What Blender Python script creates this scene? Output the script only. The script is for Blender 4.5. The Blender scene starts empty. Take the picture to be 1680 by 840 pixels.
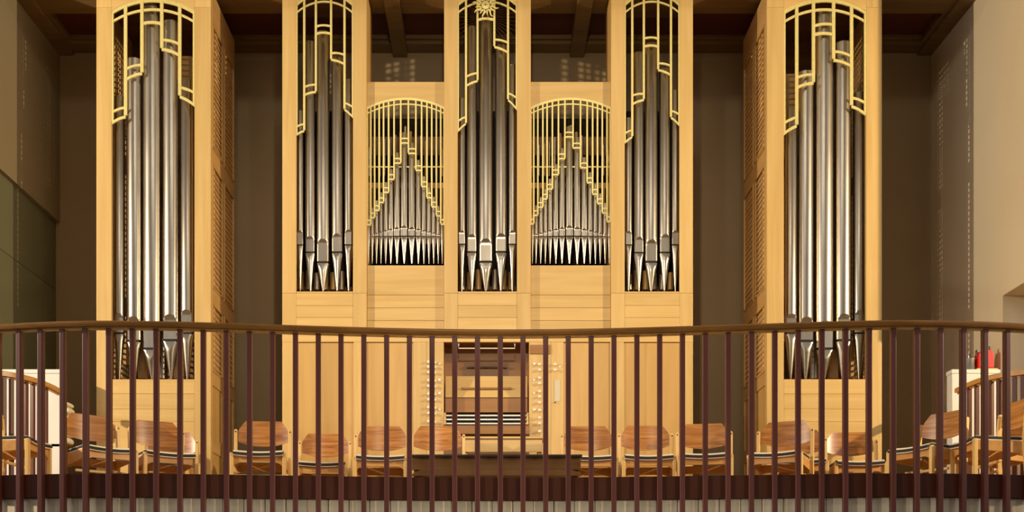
import bpy, bmesh, math, random
from mathutils import Vector, Matrix
random.seed(7)
C = bpy.context.scene.collection
SC = bpy.context.scene

# ------------------------------------------------------------------ camera, world, lights, exposure
F, PX, PY, CZ = 1900.0, 803.0, 1000.0, -0.914      # focal length in px, vanishing point, camera height against gallery floor
cam_d = bpy.data.cameras.new('camera'); cam = bpy.data.objects.new('camera', cam_d); C.objects.link(cam)
cam.location = (0, 0, CZ); cam.rotation_euler = (math.pi/2, 0, 0)
cam_d.sensor_width = 36.0; cam_d.lens = 36.0*F/1680.0
cam_d.shift_x = (840-PX)/1680.0; cam_d.shift_y = (PY-420)/1680.0
cam_d.clip_end = 100
SC.camera = cam

world = bpy.data.worlds.new('world'); SC.world = world; world.use_nodes = True
world.node_tree.nodes['Background'].inputs[0].default_value = (0.75, 0.82, 1.0, 1)
world.node_tree.nodes['Background'].inputs[1].default_value = 0.3

def light(name, typ, loc, target, energy, col, **kw):
    d = bpy.data.lights.new(name, typ); o = bpy.data.objects.new(name, d); C.objects.link(o)
    o.location = loc; d.energy = energy; d.color = col
    v = Vector(target)-Vector(loc); o.rotation_euler = v.to_track_quat('-Z', 'Z' if typ == 'AREA' else 'Y').to_euler()
    for k, a in kw.items(): setattr(d, k, a)
    return o
# a spotlight far out on either side of the gallery, grazing the organ front and crossing to the opposite tower
light('side_spot', 'SPOT', (-9.6, 6.9, 3.7), (0.8, 11.6, 2.0), 3350, (1.0, 0.83, 0.58), spot_size=math.radians(72), spot_blend=0.5, shadow_soft_size=0.06)
light('side_spot', 'SPOT', (9.6, 6.9, 3.7), (-0.6, 11.6, 2.0), 3250, (1.0, 0.78, 0.46), spot_size=math.radians(64), spot_blend=0.6, shadow_soft_size=0.06)
# added fill spot on the nave axis, brightens the wall in the organ's gaps
light('organ_fill_spot', 'SPOT', (0, 3.2, 2.8), (0, 11.6, 2.5), 700, (1.0, 0.83, 0.62), spot_size=math.radians(46), spot_blend=0.8, shadow_soft_size=0.12)
# added disc lights over the nave axis, for highlights on the upper pipes
for s in (-1, 1):
    light('pipe_highlight_fill', 'AREA', (s*1.5, 3.6, 6.9), (s*.5, 11.6, 3.2), 42, (1.0, 0.90, 0.74), shape='DISK', size=0.45)
# low fill spots added to brighten the board front of the gallery
for s in (-1, 1):
    light('gallery_front_fill', 'SPOT', (s*4.6, 1.6, -1.1), (-s*1.2, 8.1, -1.0), 560, (1.0, 0.88, 0.68), spot_size=math.radians(50), spot_blend=0.8, shadow_soft_size=0.15)
# daylight of the tall nave windows
for s in (-1, 1):
    for yy in (-6.0, -2.2, 1.6, 5.4):
        light('nave_window_daylight', 'AREA', (s*10.85, yy, 5.0), (0, yy, 5.0), 95, (0.82, 0.88, 1.0), shape='RECTANGLE', size=1.3, size_y=5.2)

SC.view_settings.view_transform = 'Standard'
SC.view_settings.look = 'None'
SC.view_settings.gamma = 1.0
SC.view_settings.use_curve_mapping = False
SC.view_settings.exposure = 0.0

# ------------------------------------------------------------------ helpers
def wx(px, Y): return (px-PX)/F*Y
def wz(py, Y): return (PY-py)/F*Y + CZ
ORG = {}
def smooth(o, ang=40):
    me = o.data
    me.polygons.foreach_set('use_smooth', [True]*len(me.polygons))
    bm = bmesh.new(); bm.from_mesh(me)
    for e in bm.edges:
        if len(e.link_faces) == 2 and e.calc_face_angle(0) > math.radians(ang): e.smooth = False
    bm.to_mesh(me); bm.free()
class MB:
    def __init__(s): s.v = []; s.f = []
    def add(s, vs, fs):
        n = len(s.v); s.v += [tuple(p) for p in vs]; s.f += [tuple(n+i for i in f) for f in fs]; return s
    def box(s, x0, x1, y0, y1, z0, z1):
        x0, x1 = min(x0, x1), max(x0, x1); y0, y1 = min(y0, y1), max(y0, y1); z0, z1 = min(z0, z1), max(z0, z1)
        return s.add([(x0,y0,z0),(x1,y0,z0),(x1,y1,z0),(x0,y1,z0),(x0,y0,z1),(x1,y0,z1),(x1,y1,z1),(x0,y1,z1)],
                     [(0,3,2,1),(4,5,6,7),(0,1,5,4),(1,2,6,5),(2,3,7,6),(3,0,4,7)])
    def prism(s, poly, y0, y1):             # polygon of (x, z), extruded along y
        n = len(poly)
        a = sum(poly[i][0]*poly[(i+1) % n][1]-poly[(i+1) % n][0]*poly[i][1] for i in range(n))
        if a < 0: poly = poly[::-1]
        vs = [(x, y0, z) for x, z in poly]+[(x, y1, z) for x, z in poly]
        fs = [tuple(range(n)), tuple(range(2*n-1, n-1, -1))]
        fs += [(i, n+i, n+(i+1) % n, (i+1) % n) for i in range(n)]
        return s.add(vs, fs)
    def plate(s, poly, z0, z1):             # polygon of (x, y), extruded along z
        n = len(poly)
        a = sum(poly[i][0]*poly[(i+1) % n][1]-poly[(i+1) % n][0]*poly[i][1] for i in range(n))
        if a < 0: poly = poly[::-1]
        vs = [(x, y, z0) for x, y in poly]+[(x, y, z1) for x, y in poly]
        fs = [tuple(range(n-1, -1, -1)), tuple(range(n, 2*n))]
        fs += [(i, (i+1) % n, n+(i+1) % n, n+i) for i in range(n)]
        return s.add(vs, fs)
    def strip(s, top, bot, y0, y1):         # band between two polylines of (x, z)
        n = len(top); vs = []
        for i in range(n):
            vs += [(top[i][0], y0, top[i][1]), (bot[i][0], y0, bot[i][1]), (bot[i][0], y1, bot[i][1]), (top[i][0], y1, top[i][1])]
        fs = [(0,1,2,3), (4*n-4, 4*n-1, 4*n-2, 4*n-3)]
        for i in range(n-1):
            a, b = 4*i, 4*i+4
            fs += [(a, b, b+1, a+1), (a+1, b+1, b+2, a+2), (a+2, b+2, b+3, a+3), (a+3, b+3, b, a)]
        return s.add(vs, fs)
    def lathe(s, prof, n=16, c=(0,0,0), axis='z', cap=True):
        vs = []; fs = []
        for r, h in prof:
            for k in range(n):
                a = 2*math.pi*k/n; p = (r*math.cos(a), r*math.sin(a), h)
                if axis == 'y': p = (p[0], p[2], p[1])
                if axis == 'x': p = (p[2], p[0], p[1])
                vs.append((p[0]+c[0], p[1]+c[1], p[2]+c[2]))
        m = len(prof)
        for i in range(m-1):
            for k in range(n):
                a, b = i*n+k, i*n+(k+1) % n
                fs.append((a, b, b+n, a+n))
        if cap: fs += [tuple(range(n-1, -1, -1)), tuple((m-1)*n+k for k in range(n))]
        return s.add(vs, fs)
    def sweep(s, path, prof):               # path: (x, y, z) list in plan; prof: (across, up) list, closed
        n = len(prof); m = len(path); vs = []; fs = []
        for i, p in enumerate(path):
            a = Vector(path[max(i-1, 0)]); b = Vector(path[min(i+1, m-1)]); t = (b-a); t.z = 0; t.normalize()
            nrm = Vector((-t.y, t.x, 0))
            for u, w in prof: vs.append((p[0]+nrm.x*u, p[1]+nrm.y*u, p[2]+w))
        for i in range(m-1):
            for k in range(n):
                fs.append((i*n+k, i*n+(k+1) % n, (i+1)*n+(k+1) % n, (i+1)*n+k))
        fs += [tuple(range(n-1, -1, -1)), tuple((m-1)*n+k for k in range(n))]
        return s.add(vs, fs)
    def tube(s, pts, r, n=8):
        m = len(pts); vs = []; fs = []
        for i, p in enumerate(pts):
            t = (Vector(pts[min(i+1, m-1)])-Vector(pts[max(i-1, 0)])).normalized()
            u = t.cross(Vector((0, 0, 1)) if abs(t.z) < .9 else Vector((0, 1, 0))).normalized(); w = t.cross(u)
            rr = r[i] if isinstance(r, (list, tuple)) else r
            for k in range(n):
                a = 2*math.pi*k/n; q = Vector(p)+u*rr*math.cos(a)+w*rr*math.sin(a); vs.append(tuple(q))
        for i in range(m-1):
            for k in range(n): fs.append((i*n+k, i*n+(k+1) % n, (i+1)*n+(k+1) % n, (i+1)*n+k))
        fs += [tuple(range(n-1, -1, -1)), tuple((m-1)*n+k for k in range(n))]
        return s.add(vs, fs)
    def mesh(s, name, mat, off=(0,0,0), sm=None, fix=True):
        me = bpy.data.meshes.new(name)
        me.from_pydata([(a-off[0], b-off[1], c-off[2]) for a, b, c in s.v], [], s.f)
        if fix:
            bm = bmesh.new(); bm.from_mesh(me); bmesh.ops.recalc_face_normals(bm, faces=bm.faces[:]); bm.to_mesh(me); bm.free()
        me.materials.append(M[mat]); me.update(); return me
    def build(s, name, mat, parent=None, bev=0, sm=None, kind=None):
        off = ORG.get(parent.name, (0,0,0)) if parent else (0,0,0)
        o = bpy.data.objects.new(name, s.mesh(name, mat, off)); C.objects.link(o)
        if parent: o.parent = parent
        ORG[o.name] = off
        if bev:
            b = o.modifiers.new('bevel', 'BEVEL'); b.width = bev; b.segments = 2; b.limit_method = 'ANGLE'; b.angle_limit = math.radians(40)
        if sm: smooth(o, sm)
        if kind: o['kind'] = kind
        return o
def place(name, me, loc, parent, rot=(0,0,0)):       # shared mesh, own place
    o = bpy.data.objects.new(name, me); C.objects.link(o); off = ORG.get(parent.name, (0,0,0)) if parent else (0,0,0)
    if parent: o.parent = parent
    o.location = (loc[0]-off[0], loc[1]-off[1], loc[2]-off[2]); o.rotation_euler = rot
    ORG[o.name] = tuple(loc); return o
def empty(name, loc):
    o = bpy.data.objects.new(name, None); C.objects.link(o); o.location = loc; o.empty_display_size = .1; ORG[o.name] = tuple(loc); return o
def tag(o, label=None, cat=None, group=None, kind=None):
    if label: o['label'] = label
    if cat: o['category'] = cat
    if group: o['group'] = group
    if kind: o['kind'] = kind
    return o
def struct(o, label=None):
    o['kind'] = 'structure'
    if label: o['label'] = label
    return o

# ------------------------------------------------------------------ materials
M = {}
def newmat(name, col, rough=.5, metal=0, spec=.5):
    m = bpy.data.materials.new(name); m.use_nodes = True; b = m.node_tree.nodes['Principled BSDF']
    b.inputs['Base Color'].default_value = (*col, 1); b.inputs['Roughness'].default_value = rough
    b.inputs['Metallic'].default_value = metal; b.inputs['Specular IOR Level'].default_value = spec
    M[name] = m; return m, m.node_tree, b
def varied(name, c1, c2, scale, detail=3, rough=.5, metal=0, spec=.5, bump=0, rnd=0, dist=0, rvar=0):
    """two-tone noise along the object's own axes; rnd = tone difference from piece to piece"""
    m, nt, b = newmat(name, c1, rough, metal, spec); N = nt.nodes; L = nt.links
    tc = N.new('ShaderNodeTexCoord'); mp = N.new('ShaderNodeMapping'); mp.inputs['Scale'].default_value = scale
    oi = N.new('ShaderNodeObjectInfo'); add = N.new('ShaderNodeVectorMath'); add.operation = 'ADD'
    mul = N.new('ShaderNodeMath'); mul.operation = 'MULTIPLY'; mul.inputs[1].default_value = 37.0
    L.new(oi.outputs['Random'], mul.inputs[0]); L.new(tc.outputs['Object'], add.inputs[0]); L.new(mul.outputs[0], add.inputs[1])
    L.new(add.outputs[0], mp.inputs['Vector'])
    no = N.new('ShaderNodeTexNoise'); no.inputs['Scale'].default_value = 1; no.inputs['Detail'].default_value = detail; no.inputs['Distortion'].default_value = dist
    L.new(mp.outputs[0], no.inputs['Vector'])
    cr = N.new('ShaderNodeValToRGB'); cr.color_ramp.elements[0].position = .32; cr.color_ramp.elements[1].position = .68
    cr.color_ramp.elements[0].color = (*c1, 1); cr.color_ramp.elements[1].color = (*c2, 1)
    L.new(no.outputs['Fac'], cr.inputs['Fac']); out = cr.outputs[0]
    if rnd:
        hs = N.new('ShaderNodeHueSaturation'); mr = N.new('ShaderNodeMapRange')
        mr.inputs['To Min'].default_value = 1-rnd; mr.inputs['To Max'].default_value = 1+rnd
        L.new(oi.outputs['Random'], mr.inputs['Value']); L.new(mr.outputs[0], hs.inputs['Value']); L.new(out, hs.inputs['Color']); out = hs.outputs[0]
    L.new(out, b.inputs['Base Color'])
    if bump:
        bp = N.new('ShaderNodeBump'); bp.inputs['Strength'].default_value = bump; bp.inputs['Distance'].default_value = .002
        L.new(no.outputs['Fac'], bp.inputs['Height']); L.new(bp.outputs[0], b.inputs['Normal'])
    if rvar:
        mr = N.new('ShaderNodeMapRange'); mr.inputs['To Min'].default_value = rough-rvar; mr.inputs['To Max'].default_value = rough+rvar
        L.new(no.outputs['Fac'], mr.inputs['Value']); L.new(mr.outputs[0], b.inputs['Roughness'])
    return m
MA, MB_ = (.60, .385, .125), (.69, .463, .172)
varied('maple_v', MA, MB_, (14, 14, .9), 4, .42, rnd=.06, dist=.6)
varied('maple_h', MA, MB_, (.9, 14, 14), 4, .42, rnd=.06, dist=.6)
varied('maple_y', (.52, .30, .10), (.62, .38, .14), (14, .9, 6), 4, .45, rnd=.04)
varied('amber_v', (.515, .30, .086), (.615, .375, .122), (9, 9, .7), 4, .4, rnd=.08, dist=.8)
varied('console_wood', (.28, .118, .022), (.36, .168, .036), (.9, 14, 14), 3, .45)
varied('inner_wood', (.16, .075, .03), (.22, .11, .045), (1, 8, 14), 3, .6)
varied('rack_wood', (.45, .26, .09), (.52, .32, .12), (1, 8, 14), 3, .55)
newmat('organ_shade', (.018, .010, .006), .9)  # shade inside the organ, put into a near-black colour
varied('tin', (.435, .38, .305), (.515, .46, .38), (7, 7, 1.6), 3, .31, metal=1, rnd=.05, rvar=.03)
varied('tin_dull', (.36, .30, .23), (.44, .37, .29), (60, 60, 1.5), 3, .36, metal=1)
varied('brass_tone', (.45, .28, .10), (.55, .36, .14), (30, 30, 2), 3, .45, metal=.6)
newmat('black', (.006, .005, .005), .8)
varied('gilt', (.80, .66, .22), (.86, .73, .30), (30, 30, 30), 2, .38, metal=.25)
newmat('ray_brown', (.14, .07, .03), .4, .4)
newmat('ivory', (.85, .82, .74), .3)
newmat('ebony', (.015, .012, .01), .35)
newmat('white_enamel', (.85, .85, .83), .35)
varied('baluster_paint', (.092, .024, .017), (.112, .031, .022), (6, 6, 1), 2, .40, rnd=.05, spec=.35)
varied('beam_paint', (.068, .015, .005), (.082, .020, .007), (3, 3, 3), 2, .55, spec=.25)
varied('handrail_oak', (.15, .060, .009), (.21, .090, .015), (3, 40, 40), 3, .27, dist=.5, spec=.5)
varied('stair_oak', (.50, .24, .05), (.60, .31, .08), (20, 3, 30), 3, .35)
varied('grey_board', (.72, .61, .43), (.88, .78, .60), (26, 26, .8), 4, .6, rnd=.12, bump=.2)
varied('beech', (.66, .40, .13), (.76, .50, .19), (22, 22, 2), 3, .4, rnd=.05)
varied('beech_orange', (.50, .24, .06), (.60, .31, .09), (2, 22, 22), 3, .42, rnd=.06)
varied('ply_back', (.24, .080, .016), (.50, .220, .055), (1.6, 6, 24), 5, .27, rnd=.12, dist=1.9)
newmat('pad_dark', (.018, .013, .011), .75)
newmat('pad_edge', (.78, .70, .55), .6)
newmat('screw', (.05, .04, .03), .4, .8)
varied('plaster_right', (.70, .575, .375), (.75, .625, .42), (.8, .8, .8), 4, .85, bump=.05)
varied('plaster_back', (.34, .25, .135), (.38, .285, .16), (.8, .8, .8), 4, .85, bump=.05)  # same plaster as the right wall, with its shade put into the colour
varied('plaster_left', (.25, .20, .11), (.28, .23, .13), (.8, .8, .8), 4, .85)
varied('green_panel', (.145, .145, .075), (.165, .165, .09), (.8, .8, .8), 3, .6)
varied('white_plaster', (.68, .66, .61), (.73, .71, .66), (2, 2, 2), 3, .7)
varied('nave_plaster', (.58, .52, .43), (.64, .58, .48), (.5, .5, .5), 3, .85)
varied('ceiling_beam_wood', (.17, .105, .035), (.24, .15, .052), (1, 10, 10), 4, .55)
newmat('coffer_red', (.11, .02, .010), .6)
varied('floor_wood', (.30, .17, .07), (.38, .23, .10), (12, .8, 12), 3, .4)
varied('stone_floor', (.28, .26, .23), (.34, .31, .27), (1.5, 1.5, 1.5), 3, .5)
varied('dark_bench', (.085, .036, .006), (.13, .058, .011), (1, 12, 16), 4, .38)
newmat('bench_black', (.02, .012, .008), .4)
newmat('red_enamel', (.62, .015, .012), .35)
newmat('grey_mesh', (.22, .21, .20), .45, .4)
varied('cream_cloth', (.74, .64, .44), (.82, .73, .53), (12, 12, 12), 2, .9)
newmat('folder_brown', (.22, .06, .03), .5)
newmat('paper', (.66, .58, .42), .7)

# ------------------------------------------------------------------ the setting
YB = 13.0; XL, XR = -4.82, 4.96; ZC = 5.33; YE = 10.62; YEL = 11.34
# railing line in plan, read off the rail
RP = [(-60,538.5),(0,533.8),(50,530.8),(100,528.8),(150,527.8),(200,527.7),(250,528.4),(300,529.6),(360,531.4),(420,533.5),(490,535.8),(560,538),(630,540),(700,541.4),
      (770,542.5),(840,542.8),(910,542.3),(980,541),(1050,539.2),(1120,537.2),(1190,535),(1260,532.8),(1330,530.2),(1400,528),(1450,527.1),(1500,526.9),(1550,527.6),(1600,529.0),(1650,531),(1690,533.2),(1745,537.5)]
pl = []
for px, py in RP:
    Y = 8.0*457.2/(1000-py); pl.append((wx(px, Y), Y))
pl = [(-10.99, 8.72), (-7.5, 8.72), (-5.6, 8.68), (-4.95, 8.52), (-4.35, 8.22), (-3.95, 8.02)] + pl + [(4.0, 8.0), (4.45, 8.22), (5.05, 8.52), (5.7, 8.68), (7.5, 8.72), (10.99, 8.72)]
for _ in range(2): pl = [pl[0]]+[((pl[i-1][0]+2*pl[i][0]+pl[i+1][0])/4, (pl[i-1][1]+2*pl[i][1]+pl[i+1][1])/4) for i in range(1, len(pl)-1)]+[pl[-1]]
def railY(x):
    for a, b in zip(pl, pl[1:]):
        if a[0] <= x <= b[0]: return a[1]+(b[1]-a[1])*(x-a[0])/(b[0]-a[0])
    return 8.6
def railN(x):
    d = .06; t = Vector((2*d, railY(x+d)-railY(x-d), 0)).normalized(); return t
path2 = []
for i in range(len(pl)-1):
    for k in range(2):
        t = k/2; path2.append((pl[i][0]+(pl[i+1][0]-pl[i][0])*t, pl[i][1]+(pl[i+1][1]-pl[i][1])*t))
path2.append(pl[-1])

fl = MB().plate([(x, y+.145) for x, y in path2]+[(10.99, YE+.05), (5.6, YE+.05), (5.6, YB), (-5.2, YB), (-5.2, YEL+.05), (-10.99, YEL+.05)], -.25, 0.0)
struct(fl.build('floor', 'floor_wood'), 'wooden gallery floor behind the railing')
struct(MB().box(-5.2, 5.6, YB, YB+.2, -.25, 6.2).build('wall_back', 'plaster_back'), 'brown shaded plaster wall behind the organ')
# left wall: plaster above, recessed green-grey panelling below
ZL = 3.43
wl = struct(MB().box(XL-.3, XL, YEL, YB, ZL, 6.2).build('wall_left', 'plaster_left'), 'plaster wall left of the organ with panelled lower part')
ys = [YEL, YB]
for a, b in zip(ys, ys[1:]):
    for z0, z1 in ((-.25, 1.25), (1.255, 2.67), (2.675, ZL)):
        MB().box(XL-.3, XL-.045, a+.002, b-.002, z0, z1).build('panel', 'green_panel', wl, bev=.003)
# right wall with a doorway by the stair
YD1, ZD = 11.19, 2.12
wr = MB().box(XR, XR+.6, YD1, YB, -.25, 6.2).box(XR, XR+.6, YE, YD1, ZD, 6.2)
wr.box(XR+.6, XR+.7, YE+.1, YD1+.3, -.25, 2.6)
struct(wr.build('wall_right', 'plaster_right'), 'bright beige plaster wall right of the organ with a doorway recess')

# ceiling: shallow dark red coffers between brown beams
ce = struct(MB().box(-5.4, 5.6, YE, YB, ZC+.075, ZC+.3).build('ceiling', 'coffer_red'), 'dark timber ceiling with red coffers')
def beam(x0, x1, y0, y1, z0, z1, step=None):
    m = MB().box(x0, x1, y0, y1, z0, z1)
    if step == 'y': m.box(x0, x1, y0-.05, y1+.05, z0+.035, z1)
    if step == 'x': m.box(x0-.05, x1+.05, y0, y1, z0+.035, z1)
    return m.build('beam', 'ceiling_beam_wood', ce, bev=.006)
beam(XL, XR, YB-.22, YB, ZC, ZC+.09, 'y')
for y in (11.72, 10.66): beam(XL, XR, y, y+.42, ZC, ZC+.09, 'y')
beam(XL, XL+.16, YE, YB, ZC-.03, ZC+.09, 'x'); beam(XR-.16, XR, YE, YB, ZC-.03, ZC+.09, 'x')
for x in (-3.02, -1.0, .98, 3.0): beam(x-.08, x+.08, YE, YB, ZC-.05, ZC+.09)

# the nave around the camera
struct(MB().box(-11.2, 11.2, -11, 9.2, -2.7, -2.5).build('floor_nave', 'stone_floor'), 'stone floor of the nave below the gallery')
struct(MB().box(-11.2, 11.2, -11.2, -11, -2.7, 8.2).build('wall_rear', 'nave_plaster'))
struct(MB().box(-11.2, 11.2, -11, YEL, 8.0, 8.2).build('ceiling_nave', 'nave_plaster'))
struct(MB().box(XL-.3, XR+.6, YE-.02, YE, ZC+.06, 8.0).build('wall_above', 'nave_plaster'))
for s, n in ((-1, 'left'), (1, 'right')):
    struct(MB().box(s*11.0, s*11.2, -11, YEL, -2.7, 8.2).build('wall_nave_'+n, 'nave_plaster'))
    xe = XL-.3 if s < 0 else XR+.6
    struct(MB().box(xe, s*11.2, YE if s > 0 else YEL, (YE if s > 0 else YEL)+.2, -.25, 8.2).build('wall_return_'+n, 'nave_plaster'))
    for i, yy in enumerate((-6.0, -2.2, 1.6, 5.4)):
        w = MB()
        w.box(s*10.9, s*11.0, yy-.8, yy-.67, 2.25, 7.75).box(s*10.9, s*11.0, yy+.67, yy+.8, 2.25, 7.75)
        w.box(s*10.9, s*11.0, yy-.8, yy+.8, 7.62, 7.75).box(s*10.9, s*11.0, yy-.8, yy+.8, 2.25, 2.38)
        struct(w.build('window_%d' % (i+1+(4 if s > 0 else 0)), 'nave_plaster'))
struct(MB().box(-11.2, 11.2, 9.2, 9.4, -2.7, -.25).build('wall_under_gallery', 'nave_plaster'))

# gallery edge: fascia beam, pale board front below
fb = MB().sweep([(x, y, 0) for x, y in path2], [(.028, 0), (.028, -.158), (.14, -.158), (.14, 0)])
struct(fb.build('trim_1', 'beam_paint', bev=.003), 'dark brown fascia beam along the curved gallery edge')
gf = struct(MB().sweep([(x, y, 0) for x, y in path2], [(.085, -.159), (.085, -1.5), (.11, -1.5), (.11, -.159)]).build('wall_gallery_front', 'grey_board'), 'pale grey vertical board front below the fascia beam')
x = -6.3
while x < 6.3:
    t = railN(x+.07); nv = Vector((-t.y, t.x, 0)); c = Vector((x+.07, railY(x+.07), 0))+nv*.072
    a = math.atan2(t.y, t.x); w = .069
    m = MB().box(-w, w, -.012, .012, -1.5, -.1595)
    me = m.mesh('board', 'grey_board'); o = place('board', me, c, gf, (0, 0, a))
    b = o.modifiers.new('bevel', 'BEVEL'); b.width = .004; b.segments = 1
    x += .1405

# ------------------------------------------------------------------ railing
rail = tag(empty('gallery_railing', (0, 8.0, 0)), 'long curved railing with oak handrail and dark red balusters in front', 'railing')
hr = MB().sweep([(x, y, 0) for x, y in path2 ], [(-.042, .972), (-.045, .978), (-.045, 1.002), (-.036, 1.011), (.036, 1.011), (.045, 1.002), (.045, .978), (.042, .972)])
hr.build('handrail', 'handrail_oak', rail, sm=35)
bl = MB().sweep([(x, y, 0) for x, y in path2], [(-.014, .958), (-.014, .973), (.014, .973), (.014, .958)])
bl.build('flat_bar', 'stair_oak', rail)  # brighter oak imitates warm light on the underside of the handrail
BX = [-40,-5,30.7,65.9,102,139.3,177.6,216.4,255.3,294.3,332.6,370.7,408.6,446.4,484,521.6,558.9,596.4,633.9,671.4,708.6,745.9,783.3,820.9,858.2,895.4,932.6,970.2,1007.7,1045.4,1082.9,1120.4,
      1157.9,1195.4,1233.7,1272.1,1310.4,1349.3,1388.2,1426.9,1466.4,1505.3,1543.6,1581.5,1617.3,1653.3,1690,1725]
bm_ = MB().box(-.018, .018, -.022, .022, -.62, .966).mesh('baluster', 'baluster_paint')
for px in BX:
    xx = wx(px, 7.9)
    for _ in range(5): xx = wx(px, railY(xx)-.02)
    t = railN(xx); nv = Vector((-t.y, t.x, 0))
    o = place('baluster', bm_, (xx, railY(xx), 0), rail, (0, 0, math.atan2(t.y, t.x)))
    b = o.modifiers.new('bevel', 'BEVEL'); b.width = .005; b.segments = 2

for sd in (-1, 1):                                    # the railing runs on to both sides of the nave
    xx = -3.72 if sd < 0 else 4.03
    while abs(xx) < 9.5:
        t = railN(xx); o = place('baluster', bm_, (xx, railY(xx), 0), rail, (0, 0, math.atan2(t.y, t.x)))
        b = o.modifiers.new('bevel', 'BEVEL'); b.width = .005; b.segments = 2
        xx += sd*.158*t.x
# ------------------------------------------------------------------ organ
YF = 11.5
X = lambda p, Y=None: wx(p, Y or YF)
Z = lambda p, Y=None: wz(p, Y or YF)
ZTOP = 5.26
def board(par, x0, x1, y0, y1, mat='maple_v', Yf=None, th=.04, name='board', bev=.0022, gap=.0008):
    Yf = Yf or YF
    return MB().box(X(x0)+gap, X(x1)-gap, Yf, Yf+th, (Z(y0) if y0 > -900 else ZTOP)-gap, Z(y1)+gap).build(name, mat, par, bev=bev)
def arcpts(x0, x1, ys, yc, n=24):
    # circle through (x0, ys), crest yc, (x1, ys) in px
    h = (x1-x0)/2; s = ys-yc; R = (h*h+s*s)/(2*s); cx = (x0+x1)/2; cy = yc+R
    return [(x0+(x1-x0)*i/n, cy-math.sqrt(max(R*R-(x0+(x1-x0)*i/n-cx)**2, 0))) for i in range(n+1)]
def arcy(x, x0, x1, ys, yc):
    h = (x1-x0)/2; s = ys-yc; R = (h*h+s*s)/(2*s); cx = (x0+x1)/2; cy = yc+R
    return cy-math.sqrt(max(R*R-(x-cx)**2, 0))
def archhead(par, x0, x1, ys, yc, ytop):
    Yf = YF
    pts = [(X(a), Z(b)) for a, b in arcpts(x0, x1, ys, yc)]
    zt = ZTOP if ytop is None else Z(ytop)
    MB().prism(pts+[(X(x1), zt), (X(x0), zt)], Yf, Yf+.04).build('arch_head', 'maple_h', par, bev=.002)
GT = .016
def grille(par, x0, x1, ys, yc, bars, br, bw, th_out, off2, th2, Yg=None, edge=True):
    Yg = Yg or YF+.004
    """gilt tracery: outer arch, inner arch, bars, and a pair of small arcs over each pipe.  br[k] = (ulx, url, ll, lr) heights in px"""
    m = MB()
    top = arcpts(x0, x1, ys, yc); m.strip([(X(a), Z(b)) for a, b in top], [(X(a), Z(b+th_out)) for a, b in top], Yg, Yg+GT)
    g = m.build('gilt_tracery', 'gilt', par, bev=.001)
    m = MB(); m.strip([(X(a), Z(b+off2)) for a, b in top], [(X(a), Z(b+off2+th2)) for a, b in top], Yg+.001, Yg+GT-.001)
    m.build('inner_arch', 'gilt', g, bev=.001)
    xs = [x0]+list(bars)+[x1]
    for k, bx in enumerate(xs):
        lo = []
        if k > 0: lo.append(br[k-1][3])
        if k < len(br): lo.append(br[k][2])
        yb = max(lo); w = bw if 0 < k < len(xs)-1 else bw*.55
        if not edge and k in (0, len(xs)-1): continue
        yt = arcy(min(max(bx, x0), x1), x0, x1, ys, yc)+th_out*.5
        c = bx if 0 < k < len(xs)-1 else (bx+w/2 if k == 0 else bx-w/2)
        MB().box(X(c-w/2), X(c+w/2), Yg-.002, Yg+GT+.002, Z(yb), Z(yt)).build('bar', 'gilt', g, bev=.001)
    for k, (ul, ur, ll, lr) in enumerate(br):
        a, b = xs[k], xs[k+1]; n = 8
        for l, r, th in ((ul, ur, th2), (ll, lr, th2*1.15)):
            if l is None: continue
            P = [(a+(b-a)*i/n, l+(r-l)*i/n-abs(b-a)*.07*4*(i/n)*(1-i/n)) for i in range(n+1)]
            MB().strip([(X(p), Z(q)) for p, q in P], [(X(p), Z(q+th)) for p, q in P], Yg, Yg+GT).build('arc', 'gilt', g, bev=.001)
    return g
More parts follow.
